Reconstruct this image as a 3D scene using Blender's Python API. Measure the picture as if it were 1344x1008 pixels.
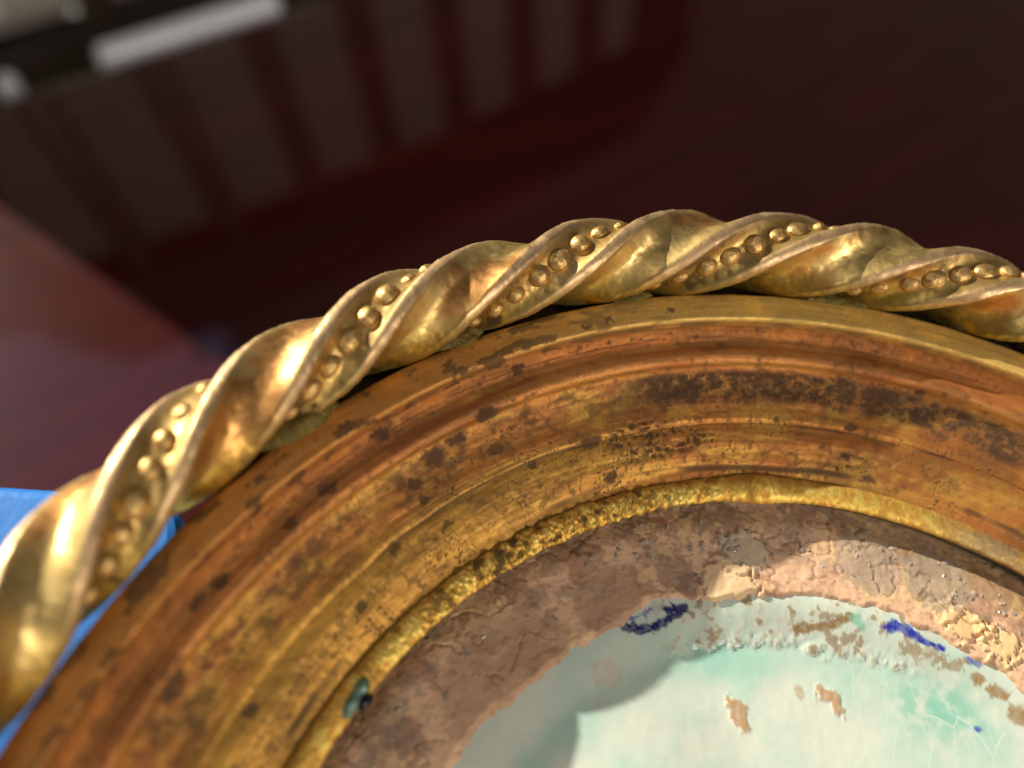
import bpy, bmesh, math, random
import numpy as np
from mathutils import Matrix, Vector
from math import sin, cos, pi, radians, sqrt, atan2

# ------------------------------------------------------------------ scene, camera, light
for o in list(bpy.data.objects): bpy.data.objects.remove(o)
scn = bpy.context.scene
col = scn.collection
MM = 0.001                                   # everything below is written in millimetres
random.seed(7); rng = np.random.default_rng(11)

CAM = np.array([-28.57, 9.42, 53.4]); RV = np.array([.5455, -.0953, .0765]); HFOV = radians(62)
def rotm(v):
    a = np.linalg.norm(v); k = v / a
    K = np.array([[0, -k[2], k[1]], [k[2], 0, -k[0]], [-k[1], k[0], 0]])
    return np.eye(3) + sin(a) * K + (1 - cos(a)) * K @ K
ROT = rotm(RV)
cam_d = bpy.data.cameras.new('camera'); cam = bpy.data.objects.new('camera', cam_d); col.objects.link(cam)
cam.matrix_world = Matrix([[*ROT[0], CAM[0] * MM], [*ROT[1], CAM[1] * MM], [*ROT[2], CAM[2] * MM], [0, 0, 0, 1]])
cam_d.sensor_fit = 'HORIZONTAL'; cam_d.sensor_width = 36; cam_d.lens = 18 / math.tan(HFOV / 2)
cam_d.clip_start = .002; cam_d.clip_end = 50
cam_d.dof.use_dof = True; cam_d.dof.focus_distance = .0665; cam_d.dof.aperture_fstop = 12
scn.camera = cam

SUN_AZ, SUN_EL = radians(147), radians(24.8)
world = bpy.data.worlds.new('World'); scn.world = world; world.use_nodes = True
bg = world.node_tree.nodes['Background']
bg.inputs[0].default_value = (1.0, .90, .82, 1); bg.inputs[1].default_value = .055
sd = bpy.data.lights.new('sun', 'SUN'); sd.energy = 5.0; sd.angle = radians(.53); sd.color = (1, .93, .80)
sun = bpy.data.objects.new('sun', sd); col.objects.link(sun)
sdir = Vector((cos(SUN_AZ) * cos(SUN_EL), sin(SUN_AZ) * cos(SUN_EL), sin(SUN_EL)))
sun.rotation_euler = sdir.to_track_quat('Z', 'Y').to_euler(); sun.location = sdir * 2
def area(name, loc, target, sx, sy, energy, color):
    d = bpy.data.lights.new(name, 'AREA'); d.shape = 'RECTANGLE'; d.size = sx; d.size_y = sy; d.energy = energy; d.color = color
    o = bpy.data.objects.new(name, d); col.objects.link(o); o.location = loc
    o.rotation_euler = (Vector(loc) - Vector(target)).to_track_quat('Z', 'Y').to_euler()
    return o
area('ring_fill', (.93, -.95, .74), (0, 0, 0), .55, .45, 8.0, (1, .91, .80))  # added fill light that brightens the gilded ring
area('overhead_fill', (-.55, -.3, 1.4), (0, 0, 0), .8, .6, 2.1, (1, .94, .86))  # added soft fill from overhead, no real fixture
area('window_light', (-.76, .81, 1.06), (-.12, .12, -.11), .55, .42, .28, (.46, .52, 1))
scn.view_settings.view_transform = 'Standard'; scn.view_settings.look = 'None'
scn.view_settings.exposure = .42; scn.view_settings.gamma = 1
scn.render.engine = 'CYCLES'

# ------------------------------------------------------------------ helpers
def px_ray(x, y):
    f = 672 / math.tan(HFOV / 2)
    return ROT @ np.array([(x - 672) / f, -(y - 504) / f, -1.0])
def at(x, y, z):                             # where the ray of a photo pixel meets the level z
    d = px_ray(x, y); t = (z - CAM[2]) / d[2]; return CAM + d * t
def lin(r, g, b):
    def c(v):
        v /= 255
        return v / 12.92 if v <= .04045 else ((v + .055) / 1.055) ** 2.4
    return np.array([c(r), c(g), c(b)])
TAB = rng.random((256, 256))
def vnoise(x, y, seed=0):
    x = np.asarray(x, float) + seed * 17.31; y = np.asarray(y, float) + seed * 9.77
    xi = np.floor(x).astype(int); yi = np.floor(y).astype(int); fx = x - xi; fy = y - yi
    fx = fx * fx * (3 - 2 * fx); fy = fy * fy * (3 - 2 * fy)
    a = TAB[xi & 255, yi & 255]; b = TAB[(xi + 1) & 255, yi & 255]; c = TAB[xi & 255, (yi + 1) & 255]; d = TAB[(xi + 1) & 255, (yi + 1) & 255]
    return (a * (1 - fx) + b * fx) * (1 - fy) + (c * (1 - fx) + d * fx) * fy
def fbm(x, y, o=4, seed=0):
    s = 0; a = .5; t = 0
    for i in range(o):
        s = s + a * vnoise(x * 2 ** i, y * 2 ** i, seed + i * 3); t += a; a *= .55
    return s / t
def sstep(a, b, x):
    t = np.clip((x - a) / (b - a), 0, 1); return t * t * (3 - 2 * t)
def mix(c, c2, m): return c + (np.asarray(c2) - c) * np.asarray(m)[..., None]

def link(name, me, mat=None, parent=None):
    o = bpy.data.objects.new(name, me); col.objects.link(o)
    if mat is not None: me.materials.clear(); me.materials.append(mat)
    if parent is not None: o.parent = parent
    return o
def tag(o, label=None, cat=None, group=None, kind=None):
    for k, v in (('label', label), ('category', cat), ('group', group), ('kind', kind)):
        if v: o[k] = v
    return o
def empty(name, loc=(0, 0, 0), rz=0):
    o = bpy.data.objects.new(name, None); col.objects.link(o); o.location = [c * MM for c in loc]; o.rotation_euler = (0, 0, rz)
    o.empty_display_size = .01
    return o
def grid_mesh(name, P, colr=None, rgh=None, met=None, wrap_u=False, wrap_v=False, smooth=True):
    nu, nv = P.shape[:2]
    idx = np.arange(nu * nv).reshape(nu, nv)
    iu = idx if not wrap_u else np.vstack([idx, idx[:1]])
    iv = iu if not wrap_v else np.hstack([iu, iu[:, :1]])
    q = np.stack([iv[:-1, :-1], iv[1:, :-1], iv[1:, 1:], iv[:-1, 1:]], -1).reshape(-1, 4)
    me = bpy.data.meshes.new(name)
    me.vertices.add(nu * nv); me.vertices.foreach_set('co', (P * MM).astype(np.float32).ravel())
    me.loops.add(q.size); me.loops.foreach_set('vertex_index', q.astype(np.int32).ravel())
    me.polygons.add(len(q)); me.polygons.foreach_set('loop_start', np.arange(0, q.size, 4, dtype=np.int32))
    if smooth: me.polygons.foreach_set('use_smooth', np.ones(len(q), bool))
    me.update(); me.validate()
    if colr is not None:
        a = me.attributes.new('Col', 'FLOAT_COLOR', 'POINT')
        a.data.foreach_set('color', np.concatenate([np.clip(colr, 0, 1), np.ones((nu, nv, 1))], -1).astype(np.float32).ravel())
    for nm, v in (('Rgh', rgh), ('Met', met)):
        if v is not None:
            a = me.attributes.new(nm, 'FLOAT', 'POINT'); a.data.foreach_set('value', np.broadcast_to(v, (nu, nv)).astype(np.float32).ravel())
    return me
def bm_mesh(name, bm, smooth=False):
    me = bpy.data.meshes.new(name); bm.to_mesh(me); bm.free()
    if smooth: me.polygons.foreach_set('use_smooth', np.ones(len(me.polygons), bool))
    me.transform(Matrix.Scale(MM, 4)); me.update(); return me
def box_mesh(name, x0, x1, y0, y1, z0, z1, bev=2, lean=0, seg=3):
    bm = bmesh.new(); bmesh.ops.create_cube(bm, size=1)
    for v in bm.verts:
        v.co = Vector((x0 + (v.co.x + .5) * (x1 - x0), y0 + (v.co.y + .5) * (y1 - y0), z0 + (v.co.z + .5) * (z1 - z0)))
    if bev: bmesh.ops.bevel(bm, geom=list(bm.edges), offset=bev, segments=seg, affect='EDGES', profile=.5)
    for v in bm.verts: v.co.x += lean * (v.co.z - 740)
    return bm_mesh(name, bm)

# ------------------------------------------------------------------ materials
class NT:
    def __init__(s, name):
        s.m = bpy.data.materials.new(name); s.m.use_nodes = True; s.t = s.m.node_tree; s.b = s.t.nodes['Principled BSDF']
    def n(s, typ, **kw):
        o = s.t.nodes.new(typ)
        for k, v in kw.items():
            if k in o.inputs: o.inputs[k].default_value = v
            else: setattr(o, k, v)
        return o
    def l(s, a, b): s.t.links.new(a, b)
    def attr(s, name): return s.n('ShaderNodeAttribute', attribute_name=name)
    def noise(s, scale, detail=4, rough=.6):
        tc = s.n('ShaderNodeTexCoord'); t = s.n('ShaderNodeTexNoise'); t.inputs['Scale'].default_value = scale
        t.inputs['Detail'].default_value = detail; t.inputs['Roughness'].default_value = rough; s.l(tc.outputs['Object'], t.inputs['Vector']); return t
    def bump(s, src, dist, strength=1, prev=None):
        b = s.n('ShaderNodeBump'); b.inputs['Distance'].default_value = dist; b.inputs['Strength'].default_value = strength
        s.l(src, b.inputs['Height'])
        if prev: s.l(prev.outputs[0], b.inputs['Normal'])
        s.l(b.outputs[0], s.b.inputs['Normal']); return b
def attr_material(name, bump_list, met=None, spec=.5, coat=0):
    k = NT(name); k.l(k.attr('Col').outputs['Color'], k.b.inputs['Base Color'])
    k.l(k.attr('Rgh').outputs['Fac'], k.b.inputs['Roughness'])
    if met is None: k.l(k.attr('Met').outputs['Fac'], k.b.inputs['Metallic'])
    else: k.b.inputs['Metallic'].default_value = met
    k.b.inputs['Specular IOR Level'].default_value = spec; k.b.inputs['Coat Weight'].default_value = coat; k.b.inputs['Coat Roughness'].default_value = .08
    p = None
    for sc, dist, st in bump_list: p = k.bump(k.noise(sc).outputs['Fac'], dist, st, p)
    return k.m
M_RING = attr_material('tarnished_gilding', [(2500, .00006, .5), (9000, .00002, .4)])
M_ROPE = attr_material('worn_brass', [(1200, .00008, .25), (6000, .00002, .3)])
M_PLASTER = attr_material('old_plaster', [(1500, .0001, .4), (7000, .00004, .4)], met=0)

k = NT('celadon_glaze'); k.b.inputs['Coat Weight'].default_value = .3; k.b.inputs['Coat Roughness'].default_value = .12
k.l(k.attr('Rgh').outputs['Fac'], k.b.inputs['Roughness'])
tc = k.n('ShaderNodeTexCoord'); nz = k.noise(120, 2); mx = k.n('ShaderNodeVectorMath', operation='MULTIPLY_ADD')
k.l(nz.outputs['Color'], mx.inputs[0]); mx.inputs[1].default_value = (.004,) * 3; k.l(tc.outputs['Object'], mx.inputs[2])
mp = k.n('ShaderNodeMapping'); mp.inputs['Rotation'].default_value = (0, 0, .9); mp.inputs['Scale'].default_value = (1, .33, 1); k.l(mx.outputs[0], mp.inputs[0])
vo = k.n('ShaderNodeTexVoronoi', feature='DISTANCE_TO_EDGE', voronoi_dimensions='2D'); vo.inputs['Scale'].default_value = 420; k.l(mp.outputs[0], vo.inputs['Vector'])
rmp = k.n('ShaderNodeMapRange'); rmp.inputs[1].default_value = 0; rmp.inputs[2].default_value = .018; rmp.inputs[3].default_value = 1; rmp.inputs[4].default_value = 0; k.l(vo.outputs[0], rmp.inputs[0])
mm = k.n('ShaderNodeMath', operation='MULTIPLY'); k.l(rmp.outputs[0], mm.inputs[0]); k.l(k.attr('Met').outputs['Fac'], mm.inputs[1])
mc = k.n('ShaderNodeMix', data_type='RGBA'); k.l(mm.outputs[0], mc.inputs[0]); k.l(k.attr('Col').outputs['Color'], mc.inputs[6]); mc.inputs[7].default_value = (.83, .88, .80, 1)
k.l(mc.outputs[2], k.b.inputs['Base Color']); k.bump(k.noise(900, 3).outputs['Fac'], .00005, .25)
M_GLAZE = k.m

def plain(name, c, rough=.4, metal=0, nscale=0, namt=.25, bump=0, coat=0):
    k = NT(name); k.b.inputs['Roughness'].default_value = rough; k.b.inputs['Metallic'].default_value = metal; k.b.inputs['Coat Weight'].default_value = coat
    if nscale:
        t = k.noise(nscale); r = k.n('ShaderNodeMix', data_type='RGBA'); k.l(t.outputs['Fac'], r.inputs[0])
        r.inputs[6].default_value = (*[v * (1 - namt) for v in c], 1); r.inputs[7].default_value = (*[min(1, v * (1 + namt)) for v in c], 1)
        k.l(r.outputs[2], k.b.inputs['Base Color'])
        if bump: k.bump(t.outputs['Fac'], bump, .5)
    else: k.b.inputs['Base Color'].default_value = (*c, 1)
    return k.m
def wood(name, c1, c2, rough, rot, coat=0.0):
    k = NT(name); tc = k.n('ShaderNodeTexCoord'); mp = k.n('ShaderNodeMapping'); mp.inputs['Rotation'].default_value = (0, 0, rot); mp.inputs['Scale'].default_value = (6, 60, 20)
    k.l(tc.outputs['Object'], mp.inputs[0]); t = k.n('ShaderNodeTexNoise'); t.inputs['Scale'].default_value = 1.6; t.inputs['Detail'].default_value = 6; t.inputs['Distortion'].default_value = .8
    k.l(mp.outputs[0], t.inputs['Vector']); r = k.n('ShaderNodeMix', data_type='RGBA'); k.l(t.outputs['Fac'], r.inputs[0])
    r.inputs[6].default_value = (*c1, 1); r.inputs[7].default_value = (*c2, 1); k.l(r.outputs[2], k.b.inputs['Base Color'])
    k.b.inputs['Roughness'].default_value = rough; k.b.inputs['Coat Weight'].default_value = coat; k.b.inputs['Coat Roughness'].default_value = .03
    return k.m
M_TABLE = wood('polished_mahogany', (.016, .0024, .002), (.095, .011, .0075), .38, 0, 1.0)
M_TABLE.node_tree.nodes['Principled BSDF'].inputs['Specular IOR Level'].default_value = .05
M_CHAIR = wood('dark_chair_wood', (.010, .004, .002), (.035, .012, .006), .35, 0)
M_SUN_BLOCKER = plain('cream_sun_blocker', (.46, .43, .37), .6, 0, 40, .1)
M_FLOOR = plain('cream_floor', (.62, .58, .46), .5, 0, 6, .2)
M_BLUE = plain('blue_plastic', (.035, .25, .78), .40, 0, 160, .18, .0004)
M_BODY = plain('celadon_body', (.50, .60, .52), .25, 0, 60, .1)
M_SOLDER = plain('greenish_solder', (.20, .15, .035), .6, .4, 1500, .7, .0008)
M_VERD = plain('verdigris', (.13, .24, .17), .3, 0, 900, .5, .0003)
M_DARK = plain('black_resin', (.01, .012, .02), .12)
k = NT('clear_water'); k.b.inputs['Transmission Weight'].default_value = 1; k.b.inputs['IOR'].default_value = 1.33; k.b.inputs['Roughness'].default_value = .02; M_WATER = k.m

# ------------------------------------------------------------------ the setting: floor, table, chair
ZT = -110.0
E0 = at(0, 115, ZT); E1 = at(370, 0, ZT); U = (E1 - E0)[:2]; U /= np.linalg.norm(U); YAW = atan2(U[1], U[0])
bm = bmesh.new(); bmesh.ops.create_grid(bm, x_segments=2, y_segments=2, size=2500)
fl = link('floor', bm_mesh('floor', bm), M_FLOOR); fl.location = (0, .3, (ZT - 740) * MM); tag(fl, kind='structure')

table = empty('table', (E0[0], E0[1], ZT - 740), YAW)
tag(table, 'glossy dark red mahogany table under the gilded vessel', 'table')
TX0, TX1, TY = -700, 900, -800
bm = bmesh.new(); bmesh.ops.create_cube(bm, size=1)
for v in bm.verts: v.co = Vector((TX0 if v.co.x < 0 else TX1, TY if v.co.y < 0 else 0, 740 - 28 if v.co.z < 0 else 740))
bmesh.ops.bevel(bm, geom=[e for e in bm.edges], offset=8, segments=6, affect='EDGES', profile=.5)
link('tabletop', bm_mesh('tabletop', bm, True), M_TABLE, table)
for x in (TX0 + 60, TX1 - 60):
    for y in (TY + 60, -60):
        link('leg', box_mesh('leg', x - 25, x + 25, y - 25, y + 25, 0, 714, 4), M_CHAIR, table)

M_GLINT = plain('pale_glint', (.86, .86, .92), .25, 0, 80, .05)  # pale colour standing in for bright glints
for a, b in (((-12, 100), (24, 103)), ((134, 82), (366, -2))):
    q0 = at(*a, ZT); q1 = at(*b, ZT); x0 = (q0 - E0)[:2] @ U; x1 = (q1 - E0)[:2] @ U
    link('edge_glint', box_mesh('edge_glint', x0, x1, -1.5, 5.5, 731, 741.2, 2.5, 0, 4), M_GLINT, table)  # glint along the table edge, put in as pale strips
CO = 58
chair = empty('chair', (E0[0] - U[1] * CO - U[0] * 18, E0[1] + U[0] * CO - U[1] * 18, ZT - 740), YAW)
tag(chair, 'dark wooden slat-back chair beyond the table edge, mirrored in the polish', 'chair')
L = .14
def cpart(name, x0, x1, y0, y1, h0, h1, mat, bev=3, lean=L): return link(name, box_mesh(name, x0, x1, y0, y1, 740 + h0, 740 + h1, bev, lean), mat, chair)
cpart('post', -34, -2, 0, 30, -60, 134, M_CHAIR, 8, .06); cpart('post', 308, 346, 0, 30, -60, 140, M_CHAIR, 8)
bm = bmesh.new()                              # bowed crest rail with rounded ends
N = 40; loops = []
for i in range(N + 1):
    t = i / N; x = -16 + t * 376; top = 176 + 10 * sin(pi * t) - 46 * max(0, 1 - t * 9) ** 2 - 46 * max(0, 1 - (1 - t) * 9) ** 2
    bot = 118 + 12 * sin(pi * t)
    loops.append([bm.verts.new((x, y, 740 + h)) for y, h in ((0, bot + 4), (0, top - 6), (6, top), (24, top), (30, top - 6), (30, bot + 4), (24, bot), (6, bot))])
for a, b in zip(loops, loops[1:]):
    for j in range(8): bm.faces.new((a[j], b[j], b[(j + 1) % 8], a[(j + 1) % 8]))
bm.faces.new(loops[0]); bm.faces.new(loops[-1][::-1]); bmesh.ops.recalc_face_normals(bm, faces=bm.faces)
link('crest_rail', bm_mesh('crest_rail', bm), M_CHAIR, chair)
cpart('lower_rail', -20, 330, 2, 28, -90, -36, M_CHAIR, 4, 0)
SL = [22 + 42 * i for i in range(7)]
for s in SL: cpart('slat', s - 6, s + 6, 4, 22, -40, 132, M_CHAIR, 2)
ed = [-22] + SL + [318]
for a, b in zip(ed, ed[1:]): cpart('sun_blocker', a + 3, b - 3, 14, 19, -34, 130, M_SUN_BLOCKER, 1)  # added to close the open gaps and block the sun, pale like the room
bm = bmesh.new(); bmesh.ops.create_uvsphere(bm, u_segments=20, v_segments=12, radius=4.5); bt = link('hot_spot', bm_mesh('hot_spot', bm, True), M_GLINT, chair); bt.location = (.028, .011, .716)  # white ball added in place of a bright highlight spot
link('seat', box_mesh('seat', -50, 350, -380, 20, 430, 470, 10), M_CHAIR, chair)
for x in (-40, 315):
    for y in (-360, -5): link('leg', box_mesh('leg', x - 15, x + 17, y, y + 30, 0, 690 if y > -100 else 436, 3), M_CHAIR, chair)

# ------------------------------------------------------------------ blue block under the rim
A1 = at(0, 655, -7); A2 = at(252, 652, -7)
tip = A2[:2] + np.array([0, 0]); yb = A1[1]
poly = [(-150, yb - 1)] + [(tip[0] - 3.2 + 3.2 * sin(a), tip[1] - 3.2 + 3.2 * cos(a)) for a in np.linspace(0, pi / 2, 7)] + [(-44.5, 24), (-41, 10), (-41.5, -6), (-52, -12), (-150, -12)]
bm = bmesh.new(); vs = [bm.verts.new((x, y, -7)) for x, y in poly]; f = bm.faces.new(vs)
if f.normal.z < 0: f.normal_flip()
r = bmesh.ops.extrude_face_region(bm, geom=[f]); 
for v in r['geom']:
    if isinstance(v, bmesh.types.BMVert): v.co.z = -11.5
bmesh.ops.recalc_face_normals(bm, faces=bm.faces)
bmesh.ops.bevel(bm, geom=[e for e in bm.edges if all(v.co.z > -8 for v in e.verts)], offset=1.0, segments=3, affect='EDGES', profile=.5)
blue = link('plastic_strip', bm_mesh('plastic_strip', bm), M_BLUE)
tag(blue, 'bright blue plastic strip wedged under the twisted gilded rim', 'strip')

# ------------------------------------------------------------------ the vessel: glazed base, body, plaster
vessel = empty('ceramic_vessel', (0, 0, ZT))
vessel['label'] = 'pale celadon ceramic vessel with crazed glaze and blue marks inside the gilded mount'; vessel['category'] = 'vessel'
OZ = -ZT                                      # children are written in ring coordinates; the empties stand on the table
def vis_theta(fine, coarse, a=.55, b=3.3):
    return np.concatenate([np.linspace(a, b, int((b - a) / fine), endpoint=False), np.linspace(b, a + 2 * pi, int((2 * pi - b + a) / coarse), endpoint=False)])
def local(P, dz): Q = P.copy(); Q[..., 2] += dz; return Q

# body (outside wall, standing mouth-down)
prof = [(41.3, -9.9), (42.0, -14), (43.5, -30), (47, -55), (49, -75), (46, -95), (41, -106), (40, -110), (36.5, -110), (38, -104), (43, -80), (40, -40), (37, -16), (30, -14)]
th = np.linspace(0, 2 * pi, 96, endpoint=False)
P = np.array([[(r * cos(t), r * sin(t), z + OZ) for r, z in prof] for t in th])
link('body', grid_mesh('body', P, wrap_u=True), M_BODY, vessel)

# glazed base
th = vis_theta(.004, .05, .5, 3.0); rr = np.concatenate([[0.05], np.linspace(2, 14, 30), np.linspace(14.15, 32.5, 130)])
TH, RR = np.meshgrid(th, rr, indexing='ij'); X = RR * np.cos(TH); Y = RR * np.sin(TH)
n1 = fbm(X * .25, Y * .25, 4, 1); n2 = fbm(X * 1.1, Y * 1.1, 4, 5); n3 = fbm(X * 3.2, Y * 3.2, 3, 9)
def zbase(R, T): return -10.0 - (1.15 - .75 * sstep(1.8, 2.2, T)) * sstep(31.2, 27.2, R) - .15 * sstep(27, 10, R)
chip = sstep(1.15, 1.3, TH) * sstep(1.98, 1.85, TH) * sstep(27.0, 27.9, RR + (n2 - .5) * 1.8 - 1.2 * np.abs(TH - 1.5))   # broken, unglazed edge
Zb = zbase(RR, TH) + chip * (.18 + ((n3 - .5) * .10 + (fbm(X * 5, Y * 5, 2, 8) - .5) * .12 + (n2 - .5) * .08) * sstep(29.0, 27.8, RR) + (n2 - .5) * .12) + (n1 - .5) * .15
base = np.broadcast_to(lin(218, 224, 210), X.shape + (3,)).copy()
base = mix(base, lin(176, 214, 199), sstep(.3, .8, n1) * .6)
p0 = at(1235, 930, -11); base = mix(base, lin(112, 194, 172), np.exp(-(((X - p0[0]) / 4.2) ** 2 + ((Y - p0[1]) / 2.6) ** 2)) * .8 * sstep(.2, .6, n2))
base = mix(base, lin(132, 196, 178), sstep(28.6, 27.4, RR) * sstep(24.5, 27.0, RR + (n1 - .5) * 3) * sstep(.8, 1.2, TH) * .3)
p1 = at(930, 855, -11); base = mix(base, lin(150, 205, 188), np.exp(-(((X - p1[0]) / 5) ** 2 + ((Y - p1[1]) / 2.2) ** 2)) * .7)
base = mix(base, lin(222, 212, 190), chip * sstep(.42, .62, n2) * .9)
base = mix(base, lin(206, 222, 206), chip * .5)
base = mix(base, lin(150, 130, 98), chip * sstep(.60, .66, n2) * .8)
rough = np.full(X.shape, .22) + chip * .45
glz = np.zeros(X.shape)
def seg_d(ax, ay, bx, by):
    dx, dy = bx - ax, by - ay; t = np.clip(((X - ax) * dx + (Y - ay) * dy) / (dx * dx + dy * dy + 1e-9), 0, 1)
    return np.hypot(X - ax - t * dx, Y - ay - t * dy)
def stroke(pts, w, c, z=-10.6, amt=1.0, rag=.5):
    global base
    q = [at(x, y, z) for x, y in pts]; d = np.min([seg_d(a[0], a[1], b[0], b[1]) for a, b in zip(q, q[1:])], axis=0)
    m = sstep(w, w * .55, d + (n3 - .5) * rag * 1.2 + (n2 - .5) * rag)
    base = mix(base, np.asarray(c) * (.8 + .4 * n3)[..., None], amt * m * (.75 + .25 * sstep(.35, .55, n3)))
    return m
COB = lin(16, 20, 96); COB2 = lin(30, 44, 170)
stroke([(818, 824), (838, 829), (858, 824), (880, 812), (896, 803)], .42, COB); stroke([(872, 802), (884, 806), (893, 802)], .5, COB)
stroke([(826, 815), (848, 806), (852, 802)], .22, COB2, amt=.7); stroke([(880, 798), (884, 806)], .25, COB)
stroke([(1156, 826), (1172, 824), (1190, 834)], .46, COB2); stroke([(1190, 834), (1212, 846), (1232, 853)], .30, COB2, rag=.3); stroke([(1268, 868), (1278, 874)], .28, COB2, amt=.8)
stroke([(1288, 955), (1290, 956)], .34, lin(60, 80, 180), amt=.9, rag=.2)
TAN = lin(186, 146, 100)
hs = stroke([(960, 922), (972, 930), (966, 938), (976, 952)], .62, TAN, -11, .95, .8); hs = hs + stroke([(1078, 908), (1096, 916), (1100, 930)], .68, TAN, -11, .95, .9); Zb = Zb + hs * (.10 + .12 * (n3 - .5)); rough = rough + .4 * hs; stroke([(1050, 905), (1052, 912)], .4, TAN, -11, .6)
stroke([(1045, 826), (1085, 822), (1110, 812)], .45, lin(150, 118, 74)); stroke([(1185, 850), (1215, 862), (1255, 872)], .5, lin(158, 130, 88), amt=.8, rag=1.2)
stroke([(1280, 890), (1284, 893)], .55, lin(160, 130, 86)); stroke([(1300, 905), (1318, 915)], .5, lin(160, 130, 86)); stroke([(1330, 935), (1344, 942)], .7, lin(160, 130, 86))
stroke([(790, 885), (800, 888)], 1.1, lin(215, 200, 180), -11, .6, 1.2); stroke([(780, 925), (790, 930)], .8, lin(212, 200, 182), -11, .35, 1.2)
stroke([(1118, 816), (1124, 822)], .5, lin(120, 190, 160), amt=.8)
base = base * (1 + (n3 - .5)[..., None] * .08)
cr = sstep(1.75, 1.2, TH) * sstep(28, 26.5, RR) * sstep(12, 18, RR) * .55
P = np.stack([X, Y, Zb + OZ], -1)
link('base', grid_mesh('base', P, base, rough, cr, wrap_u=True), M_GLAZE, vessel)

# crumbling plaster between the base and the mount
th = vis_theta(.0035, .04, .45, 3.1); rr = np.linspace(28.6, 41.6, 125)
TH, RR = np.meshgrid(th, rr, indexing='ij'); X = RR * np.cos(TH); Y = RR * np.sin(TH); AA = TH * 35
n1 = fbm(X * .35, Y * .35, 4, 21); n2 = fbm(X * 1.0, Y * 1.0, 4, 25); n3 = fbm(X * 2.6, Y * 2.6, 4, 29); n4 = fbm(X * .42, Y * .5, 4, 33)
rin = 31.0 + (n1 - .5) * 1.0 + (n2 - .5) * .8 + (n3 - .5) * .12 - .9 * sstep(1.25, .8, TH) + .9 * np.exp(-((TH - 1.93) / .07) ** 2)
terr = np.floor(n4 * 5 + n1 * 2) / 7                                   # broken ledges
Zp = np.minimum(-9.55 + (terr - .5) * .24 + (n3 - .5) * .05 + (n2 - .5) * .18 - .55 * sstep(36.8, 39, RR), -9.0)
edge = sstep(-.2, .6, RR - rin)
Zp = (zbase(RR, TH) - .35) * (1 - edge) + Zp * edge
pc = np.broadcast_to(lin(228, 184, 150), X.shape + (3,)).copy()
pc = mix(pc, lin(228, 186, 150), sstep(.45, .6, n1)); pc = mix(pc, lin(168, 126, 98), sstep(.52, .62, n4) * .7)
greyz = sstep(.50, .60, n2 + .12 * sstep(34, 38, RR) - .08 * sstep(33.5, 32, RR)) * sstep(32.4, 34.5, RR)
pc = mix(pc, lin(148, 132, 112), greyz * .5)
cream = sstep(.575, .60, fbm(X * .55, Y * .55, 3, 41)) * sstep(.5, .53, n2 + .05)
pc = mix(pc, lin(226, 188, 142), cream * .9); pc = mix(pc, lin(110, 80, 60), sstep(.60, .72, n3) * .35)
pc = mix(pc, lin(150, 116, 70), sstep(1.5, 1.2, TH) * sstep(34.5, 37, RR) * .55)
def pblob(px, py, w, c, a):
    global pc, Zp
    q = at(px, py, -9.5); d = np.hypot(X - q[0], Y - q[1]) + (n3 - .5) * 1.6 + (n2 - .5) * 1.2; m = sstep(w, w * .85, d); pc = mix(pc, c, m * a); return m
Zp = Zp + .18 * pblob(975, 725, 2.0, lin(204, 186, 156), .9) + .2 * pblob(960, 775, 2.6, lin(230, 196, 152), .95)
Zp = Zp + .25 * pblob(1262, 818, 1.5, lin(236, 196, 142), 1) + .2 * pblob(1312, 845, 1.6, lin(236, 200, 146), 1) + .2 * pblob(1240, 800, 1.2, lin(232, 190, 140), 1) + .2 * pblob(1290, 825, .9, lin(236, 196, 142), 1)
pblob(885, 750, 1.6, lin(128, 104, 90), .6); pblob(905, 768, 1.1, lin(120, 94, 80), .6); pblob(800, 790, 3, lin(170, 136, 108), .7); pblob(680, 900, 6, lin(186, 148, 116), .7)
pblob(505, 960, 2.0, lin(140, 116, 96), .45); pblob(1140, 735, 3, lin(168, 150, 128), .7); pblob(1230, 760, 3, lin(160, 146, 126), .7)
ck = np.abs(fbm(X * .2, Y * .26, 4, 55) - .5); crk = sstep(.012, .004, ck) * (RR > 32.5); pc = mix(pc, lin(78, 52, 40), crk * .4); Zp = Zp - crk * .1
rough = np.full(X.shape, .75) - greyz * sstep(.5, .62, n3) * .6 - .4 * sstep(.63, .68, n3) * (RR > 34)
link('plaster', grid_mesh('plaster', np.stack([X, Y, Zp + OZ], -1), pc, rough, wrap_u=True), M_PLASTER, vessel)

# glassy crumbs of old adhesive lying in the plaster
rs = bmesh.new(); zlook = (np.cos(th), np.sin(th))
for i in range(130):
    t = random.choice((random.gauss(1.75, .2), random.gauss(1.2, .22), random.uniform(.8, 2.7))); r0 = random.gauss(36.0, 1.0)
    if not 33.5 < r0 < 38.6: continue
    i0 = int(np.argmin(np.abs(th - t))); j0 = int(np.argmin(np.abs(rr - r0))); sz = random.uniform(.07, .24)
    bmesh.ops.create_icosphere(rs, subdivisions=1, radius=1, matrix=Matrix.Translation((X[i0, j0], Y[i0, j0], Zp[i0, j0] + OZ)) @ Matrix.Rotation(random.random() * 6, 4, 'Z') @ Matrix.Rotation(random.uniform(-.5, .5), 4, 'X') @ Matrix.Diagonal((sz * random.uniform(1, 2), sz, sz * .55, 1)))
for v in rs.verts: v.co += Vector((random.uniform(-.06, .06), random.uniform(-.06, .06), random.uniform(-.05, .05)))
M_CRUMB = plain('glassy_adhesive', (.42, .35, .27), .10, 0, 500, .5); ao = link('adhesive_crumbs', bm_mesh('adhesive_crumbs', rs), M_CRUMB, vessel); tag(ao, kind='stuff')

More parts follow.
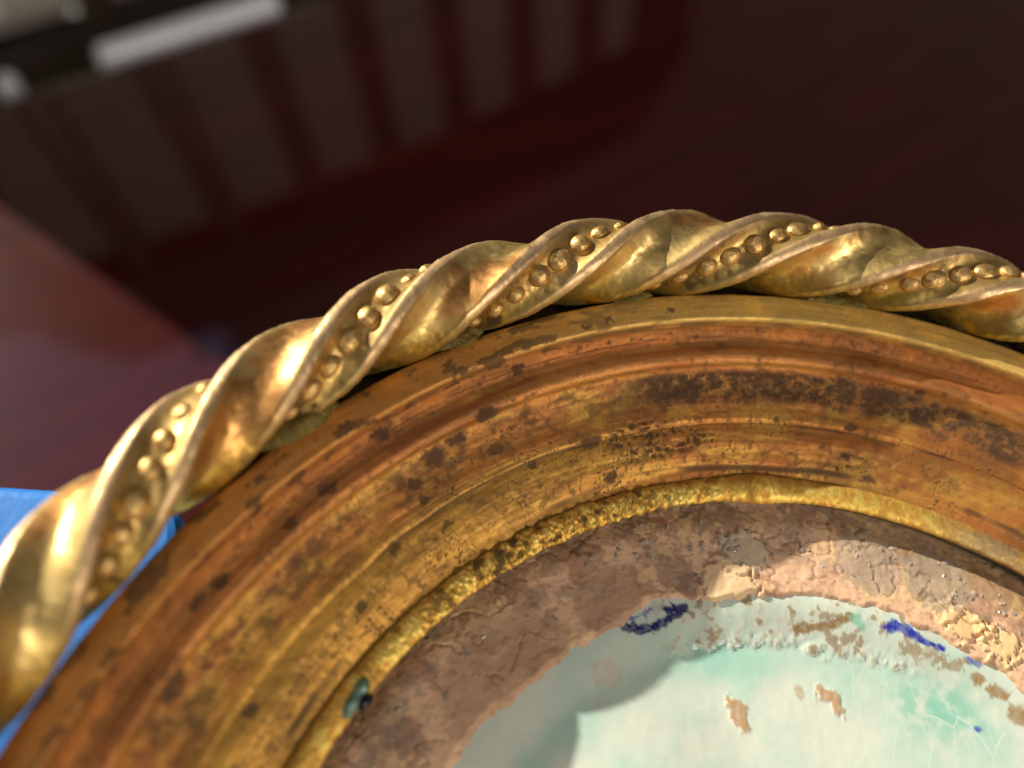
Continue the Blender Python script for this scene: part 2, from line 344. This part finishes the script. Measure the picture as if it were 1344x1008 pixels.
# ------------------------------------------------------------------ the gilded mount
mount = empty('gilded_mount', (0, 0, ZT))
tag(mount, 'tarnished gilded metal mount with twisted beaded rope rim around the ceramic base', 'mount')
PROF = [(53.25, -3.2), (54.05, -2.0), (54.0, -1.3), (53.8, -1.0), (52.8, -.84), (51.75, -.78), (51.42, -.86), (51.28, -1.2), (51.25, -1.6), (51.0, -2.0), (50.55, -2.5), (50.0, -2.68), (49.3, -2.55), (48.8, -2.62), (48.45, -2.95), (48.3, -3.5),
        (47.6, -4.15), (46.6, -4.7), (45.7, -5.12), (44.65, -5.5), (44.4, -5.78), (44.2, -5.82), (43.2, -6.15), (42.0, -6.8), (41.3, -7.2), (41.0, -7.42), (40.75, -7.55), (40.3, -7.75)]
def dense(prof, step):
    pr = np.array(prof, float); out = []
    for i in range(len(pr) - 1):                                        # Catmull-Rom
        p0, p1, p2, p3 = pr[max(i - 1, 0)], pr[i], pr[i + 1], pr[min(i + 2, len(pr) - 1)]
        n = max(1, int(np.linalg.norm(p2 - p1) / step))
        for j in range(n):
            t = j / n; out.append(.5 * ((2 * p1) + (p2 - p0) * t + (2 * p0 - 5 * p1 + 4 * p2 - p3) * t * t + (3 * p1 - p0 - 3 * p2 + p3) * t ** 3))
    out.append(pr[-1]); return np.array(out)
D = dense(PROF, .1)
V = np.concatenate([[0], np.cumsum(np.linalg.norm(np.diff(D, axis=0), axis=1))])
tg = np.gradient(D, axis=0); tg /= np.linalg.norm(tg, axis=1)[:, None] + 1e-9; NR = np.stack([tg[:, 1], -tg[:, 0]], 1)
NR *= np.where(NR[:, 1:2] < 0, -1, 1)
th = vis_theta(.0018, .03, .55, 3.15); nT = len(th)
TH, RR = np.meshgrid(th, D[:, 0], indexing='ij'); ZZ = np.broadcast_to(D[:, 1], TH.shape); VV = np.broadcast_to(V, TH.shape); AA = TH * 47
def v_at(R):  return np.interp(-R, -D[4:, 0], V[4:])
ns = fbm(AA * .12, VV * 1.3, 4, 61); nf = fbm(AA * 1.6, VV * 2.2, 4, 65); ng = fbm(AA * .35, VV * .5, 4, 69); nx = fbm(AA * 5, VV * 6, 3, 73); nst = fbm(AA * .06, VV * 5, 3, 77); nb = fbm(AA * .7, VV * .8, 4, 81)
gold = np.broadcast_to(lin(204, 146, 66), TH.shape + (3,)).copy()
lipm = (RR > 51.2).astype(float); groove = sstep(51.35, 51.2, RR) * sstep(50.0, 50.4, RR); torus = sstep(50.3, 50, RR) * sstep(48.3, 48.6, RR); cav = sstep(48.45, 48.2, RR)
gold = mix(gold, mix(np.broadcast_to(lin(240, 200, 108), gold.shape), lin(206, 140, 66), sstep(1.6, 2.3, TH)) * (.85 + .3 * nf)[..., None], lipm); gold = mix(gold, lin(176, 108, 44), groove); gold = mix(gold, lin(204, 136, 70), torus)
gold = mix(gold, lin(192, 126, 54), cav); gold = mix(gold, lin(214, 160, 66), cav * sstep(.48, .66, ng) * .8)
gold = mix(gold, lin(184, 104, 50), sstep(.55, .7, ns) * .6 * (1 - lipm))
gold = mix(gold, lin(216, 166, 68), cav * sstep(45.8, 44.4, RR) * sstep(1.7, 2.2, TH) * .7)
dark = np.zeros(TH.shape)
torus_shade = sstep(48.35, 47.9, RR) * sstep(45.3, 46.4, RR + (nb - .5) * 1.4)                             # torus shadow painted below it, mixed with dark speckle
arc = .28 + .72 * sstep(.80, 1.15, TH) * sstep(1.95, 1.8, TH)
dark = np.maximum(dark, torus_shade * arc * (.30 + .70 * sstep(.36, .60, nf * .5 + nx * .35 + nb * .2)))
dark = np.maximum(dark, torus_shade * sstep(1.75, 1.95, TH) * sstep(.46, .64, nb * .6 + nf * .4) * .7)
dark = np.maximum(dark, sstep(.62, .74, nf) * .5 * (1 - .6 * lipm)); dark = np.maximum(dark, sstep(.655, .70, nx) * .75 * (cav + .3) * sstep(.44, .62, fbm(AA * .25, VV * .5, 3, 171)))
for Rl, w, seed in ((44.3, .08, 1), (42.6, .05, 2), (45.3, .05, 3), (41.15, .2, 4), (46.2, .035, 5), (43.2, .035, 7), (47.3, .03, 8), (50.6, .03, 9)):     # engraved lines collecting dirt
    wob = (fbm(AA * .09, VV * 0 + seed * 7, 3, 91) - .5) * .7
    ln = sstep(w * 1.5, w * .4, np.abs(RR + wob - Rl)) * sstep(.42, .6, fbm(AA * .13, VV * 0 + seed * 3, 3, 95 + seed)); dark = np.maximum(dark, ln * (.85 if seed in (1, 4) else .5))
relief = (ns - .5) * .15 + (fbm(AA * .8, VV * .7, 3, 175) - .5) * .10 + (nf - .5) * .035 + (nst - .5) * .02 - dark * .02
stains = [(978, 403, .35), (798, 417, .5), (772, 428, .3), (880, 408, .35), (680, 487, .6), (800, 452, .3), (432, 640, .75), (385, 688, .65), (287, 764, .55), (258, 792, .6), (225, 900, 1.0), (570, 600, 1.1), (640, 545, .9), (775, 580, .85), (800, 628, .6),
          (945, 453, .35), (1145, 448, .3), (1115, 560, .5), (1165, 520, .9), (1145, 518, .9), (1110, 518, .7), (1205, 515, .4), (1240, 517, .35), (1105, 505, .5), (1020, 552, .5), (560, 655, .5), (650, 590, .7), (500, 570, .8), (330, 935, .6), (475, 797, .5), (455, 560, .6), (585, 690, .45), (520, 720, .6), (700, 610, .5), (1140, 630, .5), (1112, 600, .45), (390, 740, .7), (600, 575, .7), (545, 635, .6)]
def surf(px, py):                              # photo pixel -> point on the moulding
    best = None
    for R, z in D[::2]:
        q = at(px, py, z); e = abs(math.hypot(q[0], q[1]) - R)
        if best is None or e < best[0]: best = (e, R, atan2(q[1], q[0]))
    return best[1], best[2]
dark = np.maximum(dark, lipm * sstep(.56, .66, fbm(AA * .7, VV * 1.2, 4, 181)) * (.25 + .6 * sstep(1.7, 2.1, TH)))
dark = np.maximum(dark, np.exp(-((RR - 51.27) / .05) ** 2) * sstep(.4, .6, ng) * .6)
for px, py, w in stains:
    R0, t0 = surf(px, py); v0 = v_at(R0)
    d = np.hypot((TH - t0) * R0 * .8, (VV - v0) * 1.15) + (nf - .5) * .9 + (nx - .5) * .5
    dark = np.maximum(dark, sstep(w, w * .55, d) * .9)
# punched dots
q0 = [surf(840, 575), surf(880, 575), surf(820, 560)]; g = np.zeros(TH.shape)
R0, t0 = surf(868, 573); v0 = v_at(R0); lu = (TH - t0) * R0; lv = VV - v0
cell = np.hypot((np.mod(lu + (nb - .5) * 2.2 + lv * .15, .8) - .4), (np.mod(lv + (ng - .5) * 2.0, .75) - .375)); reg = sstep(1, .75, np.hypot(lu / 5.2, lv / 1.9) + (nb - .5) * .9)
g = sstep(.30, .16, cell + (nf - .5) * .7) * reg * sstep(.36, .5, nb * .5 + ns * .5); dark = np.maximum(dark, g * .95); relief = relief - g * .10
scr = sstep(.012, .004, np.abs(fbm(AA * .5, VV * .25, 3, 101) - .5)) * cav * .5; dark = np.maximum(dark, scr)
gold = mix(gold, lin(112, 72, 38), sstep(.48, .64, fbm(AA * .22, VV * .45, 4, 131)) * (1 - lipm) * .4)
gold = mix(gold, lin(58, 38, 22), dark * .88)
gold = np.clip(mix(gold, gold.mean(-1, keepdims=True) * np.array([1.25, 1.0, .55]), np.full(TH.shape, .08)) * 1.06, 0, .95)
gold = mix(gold, lin(222, 180, 92), sstep(.66, .74, fbm(AA * 2.2, VV * 1.8, 3, 111)) * (1 - dark) * .15)
rough = .51 + .05 * (groove + torus) + .28 * dark + .12 * (ns - .5) + .06 * lipm; met = .62 - .55 * dark
P = np.stack([(RR + NR[:, 0] * relief) * np.cos(TH), (RR + NR[:, 0] * relief) * np.sin(TH), ZZ + NR[:, 1] * relief + OZ], -1)
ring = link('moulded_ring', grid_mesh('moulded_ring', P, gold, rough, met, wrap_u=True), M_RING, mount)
# hidden back of the moulding
prof = [(53.25, -3.2), (52.2, -4.4), (50, -6.0), (46, -8.2), (42.5, -9.6), (40.2, -9.75), (39.0, -9.3)]
ths = np.linspace(0, 2 * pi, 128, endpoint=False)
Pb = np.array([[(r * cos(t), r * sin(t), z + OZ) for r, z in prof] for t in ths])[:, ::-1]
link('back', grid_mesh('back', Pb, np.full(Pb.shape[:2] + (3,), .2), .6, .6, wrap_u=True), M_RING, mount)

# dark strip added under the rim, its colour standing for the gap's shade
tf = np.linspace(.2, 2.5, 200); fp = [(52.6, -2.6), (54, -2.35), (57.2, -2.3), (57.4, -2.6), (57.2, -2.9), (52.6, -3.4)]
Pf = np.array([[(r * cos(t), r * sin(t), z + OZ) for r, z in fp] for t in tf])
link('gap_shade', grid_mesh('gap_shade', Pf, np.broadcast_to(lin(52, 44, 24), Pf.shape), .7, .3, wrap_v=True), M_RING, mount)

# inner lip: crusty yellow fillet over the plaster
LP = [(40.45, -7.75), (40.2, -7.48), (39.9, -7.3), (39.5, -7.24), (39.0, -7.38), (38.6, -7.58), (38.42, -7.78), (38.45, -8.05), (38.75, -8.6), (39.1, -9.35)]
D2 = dense(LP, .09); V2 = np.concatenate([[0], np.cumsum(np.linalg.norm(np.diff(D2, axis=0), axis=1))])
tg = np.gradient(D2, axis=0); tg /= np.linalg.norm(tg, axis=1)[:, None] + 1e-9; N2 = np.stack([tg[:, 1], -tg[:, 0]], 1)
N2 *= np.where((N2[:, 1:2] < 0) & (D2[:, 1:2] > -7.7), -1, 1); N2[D2[:, 1] <= -7.7] = (-1, 0)
TH, RR = np.meshgrid(th, D2[:, 0], indexing='ij'); ZZ = np.broadcast_to(D2[:, 1], TH.shape); VV = np.broadcast_to(V2, TH.shape); AA = TH * 39.5
nf = fbm(AA * 1.4, VV * 1.4, 4, 121); nx = fbm(AA * 3.5, VV * 3.5, 3, 125); ng = fbm(AA * .2, VV * .3, 3, 129)
R0, t0 = surf(800, 662); lu = (TH - t0) * 39.5
rib = sstep(5.2, 3.6, np.abs(lu + 1)) * (.5 + .5 * np.sin(lu * 2 * pi / 1.05 + (nf - .5) * 3 + VV * .6)) * sstep(0, .6, VV) * sstep(3.4, 2.4, VV)
R0, t1 = surf(995, 640); hump = np.exp(-((TH - t1) * 39.5 / 2.4) ** 2); dd = np.hypot((TH - t1) * 39.5, VV - 1.5); rg = np.exp(-((dd - .9) / .14) ** 2)
crust = sstep(1.65, 2.0, TH) * sstep(2.6, 2.2, TH)
rel = (nf - .5) * (.10 + .22 * crust) + (nx - .5) * (.10 + .28 * crust) + (rib - .4) * .10 * (np.abs(lu + 1) < 5.2) * (.3 + 1.2 * nf) + hump * .28 + rg * .08 - .25 * sstep(1.3, .9, TH)
c = np.broadcast_to(lin(232, 182, 84), TH.shape + (3,)).copy()
c = mix(c, lin(244, 212, 110), sstep(.5, .65, nf)); c = mix(c, lin(200, 156, 92), sstep(1.30, 1.1, TH) * .6); c = mix(c, lin(176, 156, 128), sstep(.55, .7, ng) * sstep(1.35, 1.1, TH) * .7)
dk = np.maximum(sstep(.46, .34, nf) * .6 * (.4 + crust), sstep(.35, .1, rib) * (np.abs(lu + 1) < 4.6) * sstep(.3, .8, VV) * sstep(3, 2.4, VV) * .5 * sstep(.35, .6, nf))
dk = np.maximum(dk, sstep(2.9, 3.6, VV) * .75); dk = np.maximum(dk, sstep(.5, .1, VV) * .8)
c = mix(c, lin(66, 54, 32), dk); c = mix(c, lin(96, 104, 62), sstep(2.8, 3.3, VV) * .4)
P = np.stack([(RR + N2[:, 0] * rel) * np.cos(TH), (RR + N2[:, 0] * rel) * np.sin(TH), ZZ + N2[:, 1] * rel + OZ], -1)
link('inner_lip', grid_mesh('inner_lip', P, c, .56 + .25 * dk, .8 - .7 * dk, wrap_u=True), M_RING, mount)

# twisted rope rim: a square bar with hollow sides, twisted; beads lie in every other side
NP = 21; DL = 2 * pi / NP; PHI = 2.578 - .05
RC, ZC, RO = 57.0, .72, 3.45
th = vis_theta(.0022, .012, .6, 3.2); al = np.linspace(0, 2 * pi, 150, endpoint=False)
TH, AL = np.meshgrid(th, al, indexing='ij')
W = AL / pi - (TH - PHI) / DL + (fbm(TH * 7, AL * .6, 2, 137) - .5) * .06
# nudge the twist locally so that it is as uneven as hand work
Uu = np.mod(W - .25, 1.0)
def rope_r(u, dz=0):
    r = np.full(u.shape, RO)
    t = np.clip((u - .085) / (.455 - .085), 0, 1); m = (u > .085) & (u < .455); r = np.where(m, RO - .95 * (1 - np.abs(2 * t - 1) ** 3.0), r)
    t = np.clip((u - .54) / (1 - .54), 0, 1); m = u > .54; r = np.where(m, RO - 1.12 * (1 - np.abs(2 * t - 1) ** 2.0), r)
    t = np.clip(u / .085, 0, 1); r = np.where(u <= .085, RO - .07 * np.abs(2 * t - 1) ** 2, r); t = np.clip((u - .455) / .085, 0, 1); r = np.where((u >= .455) & (u <= .54), RO - .07 * np.abs(2 * t - 1) ** 2, r)
    return r
r = rope_r(Uu)
sx = TH * RC; sy = AL * 2.8
na = fbm(sx * .18, sy * .25, 3, 141); nb = fbm(sx * .8, sy * .8, 4, 145); nc = fbm(sx * 2.6, sy * 2.6, 3, 149)
r = r + (na - .5) * .20 + (nb - .5) * .12 + (nc - .5) * .045
big = 1 + .05 * (fbm(TH * 9, TH * 0, 2, 153) - .5); r = r * big
ridge = np.maximum(sstep(.12, .06, np.abs(Uu - .0425) * 1.2), sstep(.07, .03, np.abs(Uu - .4975)))
bead = sstep(.085, .12, Uu) * sstep(.455, .42, Uu); plainm = sstep(.54, .60, Uu)
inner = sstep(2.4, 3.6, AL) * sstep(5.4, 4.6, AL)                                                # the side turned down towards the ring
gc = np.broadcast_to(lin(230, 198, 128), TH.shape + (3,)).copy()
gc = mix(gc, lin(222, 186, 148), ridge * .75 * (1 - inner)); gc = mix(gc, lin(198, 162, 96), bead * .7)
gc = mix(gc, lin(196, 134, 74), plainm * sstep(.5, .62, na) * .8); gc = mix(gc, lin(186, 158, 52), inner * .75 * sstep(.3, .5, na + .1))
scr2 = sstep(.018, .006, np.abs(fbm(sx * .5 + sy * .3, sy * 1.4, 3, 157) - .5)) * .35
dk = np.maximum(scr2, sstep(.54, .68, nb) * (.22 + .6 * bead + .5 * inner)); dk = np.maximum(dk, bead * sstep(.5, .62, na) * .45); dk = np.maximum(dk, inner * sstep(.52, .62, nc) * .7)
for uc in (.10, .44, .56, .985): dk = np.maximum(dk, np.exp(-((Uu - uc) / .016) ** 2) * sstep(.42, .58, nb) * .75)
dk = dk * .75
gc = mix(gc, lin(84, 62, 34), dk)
rough = .41 + .25 * (nb - .5) + .25 * dk + .10 * ridge; met = .95 - .5 * dk
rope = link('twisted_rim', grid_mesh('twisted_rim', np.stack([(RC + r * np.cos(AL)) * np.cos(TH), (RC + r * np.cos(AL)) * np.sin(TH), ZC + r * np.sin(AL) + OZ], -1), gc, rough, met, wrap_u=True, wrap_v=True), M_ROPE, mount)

M_BEAD = plain('bead_brass', tuple(lin(214, 176, 112)), .44, .88, 1100, .35, .0004)
def ball(name):
    bm = bmesh.new(); bmesh.ops.create_icosphere(bm, subdivisions=3, radius=1); me = bm_mesh(name, bm, True); return me
bead_me = [ball('bead') for _ in range(1)][0]
rest = bmesh.new(); t = 0.0; nbead = 0
while t < 4 * pi:
    t += .0345 + random.uniform(-.004, .004)
    tt = t % (2 * pi); a = (pi * (.27 + .25 + (t - PHI) / DL)) % (2 * pi)
    sz = random.uniform(.64, .86) * (1.08 if 1.0 < a < 3.0 else .8); rad = RO - .95 - .02
    er = Vector((cos(tt), sin(tt), 0)); nrm = er * cos(a) + Vector((0, 0, 1)) * sin(a)
    pos = er * RC + Vector((0, 0, ZC + OZ)) + nrm * rad
    tan = Vector((-sin(tt), cos(tt), 0)) * RC + (-er * sin(a) + Vector((0, 0, 1)) * cos(a)) * (rad * pi / DL); tan.normalize(); bi = nrm.cross(tan)
    Rm = Matrix((tan, bi, nrm)).transposed().to_4x4()
    S = Matrix.Diagonal((sz * random.uniform(1.0, 1.35), sz * random.uniform(.8, 1.02), sz * random.uniform(.55, .85), 1))
    vis = .75 < tt < 3.1 and (a < 3.75 or a > 5.9)
    if vis:
        o = link('bead', bead_me, None, rope)
        if not bead_me.materials: bead_me.materials.append(M_BEAD)
        o.matrix_local = Matrix.Translation(pos * MM) @ Rm @ S; nbead += 1
    else:
        bmesh.ops.create_icosphere(rest, subdivisions=1, radius=1, matrix=Matrix.Translation(pos) @ Rm @ S)
ro = link('hidden_beads', bm_mesh('hidden_beads', rest, True), M_BEAD, rope); tag(ro, kind='stuff')

# solder lumps joining rim and ring, verdigris on the lip
def lump(name, c, size, mat, parent, seed=0, sub=4):
    bm = bmesh.new(); bmesh.ops.create_icosphere(bm, subdivisions=sub, radius=1)
    for v in bm.verts:
        n = fbm(np.array([v.co.x * 1.7 + seed * 3 + v.co.z]), np.array([v.co.y * 1.7 + v.co.z * .8]), 3, seed)[0]
        v.co = Vector((v.co.x * size[0], v.co.y * size[1], v.co.z * size[2])) * (.7 + .6 * n)
    o = link(name, bm_mesh(name, bm, True), mat, parent); o.location = Vector((c[0], c[1], c[2] + OZ)) * MM; o.rotation_euler = (0, 0, atan2(c[1], c[0]) + pi / 2); return o
def on(t, R, z): return (R * cos(t), R * sin(t), z)
for tt, sz in ((2.37, (3.2, 1.3, 1.3)), (2.12, (2.0, .9, .9)), (1.52, (3.4, .9, .8)), (1.85, (2.2, .8, .8)), (1.0, (2.4, .8, .8)), (3.6, (3, 1.2, 1.2)), (4.6, (3, 1.2, 1.2)), (5.6, (3, 1.2, 1.2)), (.2, (3, 1.2, 1.2))):
    lump('solder_lump', on(tt, 54.3, -1.5), sz, M_SOLDER, mount, int(tt * 10))
q = at(462, 925, -7.6); v = lump('verdigris_lump', q, (1.25, .5, .5), M_VERD, mount, 4); lump('verdigris_lump', at(474, 902, -7.4), (.7, .5, .45), M_VERD, mount, 10); lump('resin_drop', (q[0] + .9, q[1] + .2, q[2] + .1), (.6, .35, .45), M_DARK, mount, 5)

# two water drops on the table
for i, (x, y, s) in enumerate(((258, 462, 1.7), (316, 466, 1.0))):
    q = at(x, y, ZT); bm = bmesh.new(); bmesh.ops.create_icosphere(bm, subdivisions=3, radius=s)
    for vv in bm.verts: vv.co.z = max(vv.co.z, -.2 * s) * .7
    d = link('water_drop', bm_mesh('water_drop', bm, True), M_WATER); d.location = Vector((q[0], q[1], ZT + .1 * s)) * MM
    tag(d, ('larger' if i == 0 else 'smaller') + ' clear water drop on the dark polished table behind the rope rim', 'drop')
print('beads', nbead)
